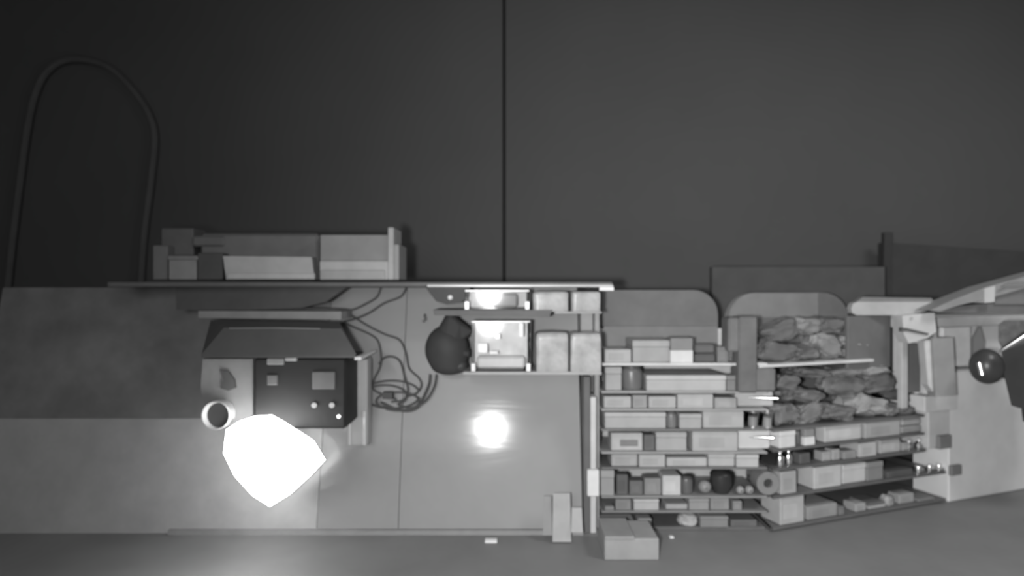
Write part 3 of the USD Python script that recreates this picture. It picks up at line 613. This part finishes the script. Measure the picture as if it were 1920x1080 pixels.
# cartons on the floor in front of the rack
z0 = 0.0
t = thing('floor_carton', P(1186, 1050, 2.5) * [1, 1, 0] + [0, .15, 0], 'large plain pale carton standing on the floor before the straight rack', 'carton')
YF = 1150 * H / (1051 - 540)
part(t, 'body', cbox((P(1134, 0, YF)[0], YF, 0), (P(1236, 0, YF)[0], YF + .2, H - (1010 - 540) / F * YF), .004), M(128, .6, k=.85))
part(t, 'flap', cbox((P(1134, 0, YF)[0], YF - .003, H - (1012 - 540) / F * YF), (P(1190, 0, YF)[0], YF + .2, H - (1005 - 540) / F * YF), .002), M(122, .6, k=.85))
single('white_piece', cbox(P(1256, 1005, 2.74) * [1, 1, 0], P(1264, 1005, 2.74) * [1, 1, 0] + [0, .02, .008], .002), M(240, .3), 'tiny white scrap on the floor right of the large carton', 'scrap')

# ---------------------------------------------------------------- pale cabinet and the things at the right edge
t = thing('pale_cabinet', UB.w(UB.u(1850), .2, 0.0), 'tall plain pale cabinet at the right edge of the scene', 'cabinet', None, UB.rz)
uc0, uc1 = UB.u(1779), UB.u(1990)
zc = lambda px, py: UB.z(px, py)
zct = zc(1850, 592)
part(t, 'body', UB.tr(cbox((uc0, .0, 0.0), (uc1, .2, zc(1850, 690)), .006)), M(160, .55, var=.05, k=1.35))
part(t, 'upper_body', UB.tr(cbox((UB.u(1740), .06, zc(1850, 745)), (uc1, .2, zct - .02), .006)), M(156, .55, var=.05, k=1.3))
part(t, 'side_step', UB.tr(cbox((UB.u(1730), -.012, zc(1740, 772)), (uc0 + .05, .2, zc(1740, 742)), .004)), M(165, .5, k=1.1), label='pale step at the left side')
part(t, 'side_wing', UB.tr(cbox((UB.u(1741), .0, zc(1740, 842)), (uc0 + .01, .2, zc(1740, 772)), .004)), M(152, .5, k=1.1))
part(t, 'top_rail', UB.tr(cbox((UB.u(1694), -.03, zc(1800, 612)), (uc1, .2, zct), .006)), M(150, .5, k=1.15), label='pale top rail')
part(t, 'door_frame', UB.tr(cbox((UB.u(1764), -.012, zc(1800, 686)), (UB.u(1816), .02, zc(1800, 613)), .004)), M(178, .45, k=1.1), label='paler square panel')
part(t, 'slot', UB.tr(cbox((UB.u(1783), -.014, zc(1800, 692)), (UB.u(1818), .02, zc(1800, 689)), .001)), M(110, .6))
part(t, 'dark_plate', prism(((1826, 668), (1826, 635), (1838, 612), (1846, 640), (1846, 668)), 3.255, .02), M(112, .6), label='duller leaf-shaped plate')
t = thing('pale_bracket', UB.w(UB.u(1712), -.06, zc(1712, 640)), 'pale bracket with dark slot at the left end of the cabinet rail', 'bracket', None, UB.rz)
YR = 2.98
part(t, 'plate', prism(((1692, 592), (1752, 586), (1756, 622), (1738, 634), (1704, 644), (1694, 625)), YR, .08), M(155, .5, k=1.0))
part(t, 'slot', prism(((1690, 614), (1700, 615), (1742, 625), (1740, 629), (1700, 621), (1690, 622)), YR - .006, .02), M(72, .6), label='dark slot')
part(t, 'screw', tube([P(1709, 597, YR + .01), P(1709, 597, YR - .006)], .007, 12), M(120, .5))
t = thing('hanging_sign', P(1768, 740, 3.02), 'plain mid-grey card hanging on the pale cabinet', 'card')
part(t, 'card', prism(((1748, 634), (1787, 633), (1793, 742), (1754, 744)), 3.03, .06), M(118, .6))
part(t, 'side_strip', prism(((1733, 638), (1745, 638), (1752, 738), (1740, 722)), 3.045, .05), M(162, .5), label='pale side strip')
part(t, 'clip', prism(((1750, 612), (1757, 612), (1757, 640), (1750, 640)), 3.035, .05), M(112, .5))
for x0, y0, x1, y1, lab in ((1762, 818, 1785, 843, 'small dark square box fixed to the pale cabinet foot, upper one'), (1785, 874, 1804, 893, 'small dark square box fixed to the pale cabinet foot, lower one')):
    uu0, uu1 = UB.u(x0, -.02), UB.u(x1, -.02)
    single('dark_switch_box', UB.tr(cbox((uu0, -.02, UB.z(x0, y1, -.02)), (uu1, .0 if x0 > 1779 else .03, UB.z(x0, y0, -.02)), .003)), M(104, .6), lab, 'box')

# sloping pale boom over a dark wedge
t = thing('sloping_lid', P(1830, 580, 3.0), 'pale sloping lid raised over a dark gap above the cabinet', 'lid')
part(t, 'board', prism(((1744, 582), (1790, 561), (1850, 538), (1905, 523), (1990, 500), (1990, 520), (1905, 545), (1850, 560), (1800, 572), (1762, 584)), 2.93, .12), M(112, .5))
part(t, 'pale_piece', prism(((1846, 541), (1866, 536), (1865, 566), (1846, 568)), 2.92, .1), M(152, .5), label='paler upright piece')
part(t, 'bright_edge', tube([P(1876, 539, 2.915), P(1892, 532, 2.915), P(1910, 531, 2.915), P(1935, 530, 2.915)], .005, 8), steel, label='shining edge')
part(t, 'dark_gap', prism(((1746, 587), (1800, 574), (1850, 569), (1990, 569), (1990, 588)), 2.96, .1), M(84, .6), label='dark underside')
part(t, 'dark_block', prism(((1866, 540), (1990, 535), (1990, 570), (1866, 570)), 2.95, .1), M(92, .6))

# black telephone-like device at the right edge
YD = 2.9
t = thing('black_handset', P(1890, 790, YD), 'black round-headed handset with glinting shaft hung at the right edge', 'handset')
bl = M(50, .35, spec=.4)
sph = np.array(trimesh.creation.icosphere(3, 1.0).faces)
rh = part(t, 'round_head', (blob(1850, 687, 27, 33, YD, .07), sph), bl, smooth=True)
part(t, 'neck', hull(np.vstack([blob(1868, 690, 10, 16, YD, .04), blob(1892, 690, 14, 22, YD, .05)])), bl)
part(t, 'body', hull([P(*p, Y) for Y in (YD - .05, YD + .22) for p in ((1878, 660), (1930, 640), (1990, 640), (1990, 770), (1910, 765), (1896, 760), (1884, 710))]), bl)
part(t, 'foot', hull([P(*p, Y) for Y in (YD - .02, YD + .1) for p in ((1914, 760), (1990, 760), (1990, 800), (1918, 790))]), bl)
part(t, 'upper_grip', hull([P(*p, Y) for Y in (YD - .03, YD + .05) for p in ((1872, 608), (1882, 601), (1990, 601), (1990, 660), (1882, 660), (1872, 640))]), M(80, .5, var=.3, scale=30.))
part(t, 'shaft', tube([P(1873, 661, YD - .108), P(1882, 654, YD - .118), P(1925, 627, YD - .164), P(1990, 584, YD - .233)], [.002, .010, .022, .03], 20), steel, label='glinting steel shaft')
part(rh, 'glint_bar', tube([P(1836, 680, YD - .066), P(1839, 691, YD - .0715), P(1842, 703, YD - .077)], .011, 16), steel, label='steel bar added as the glint on the head')  # bar put in to give the round head its highlight
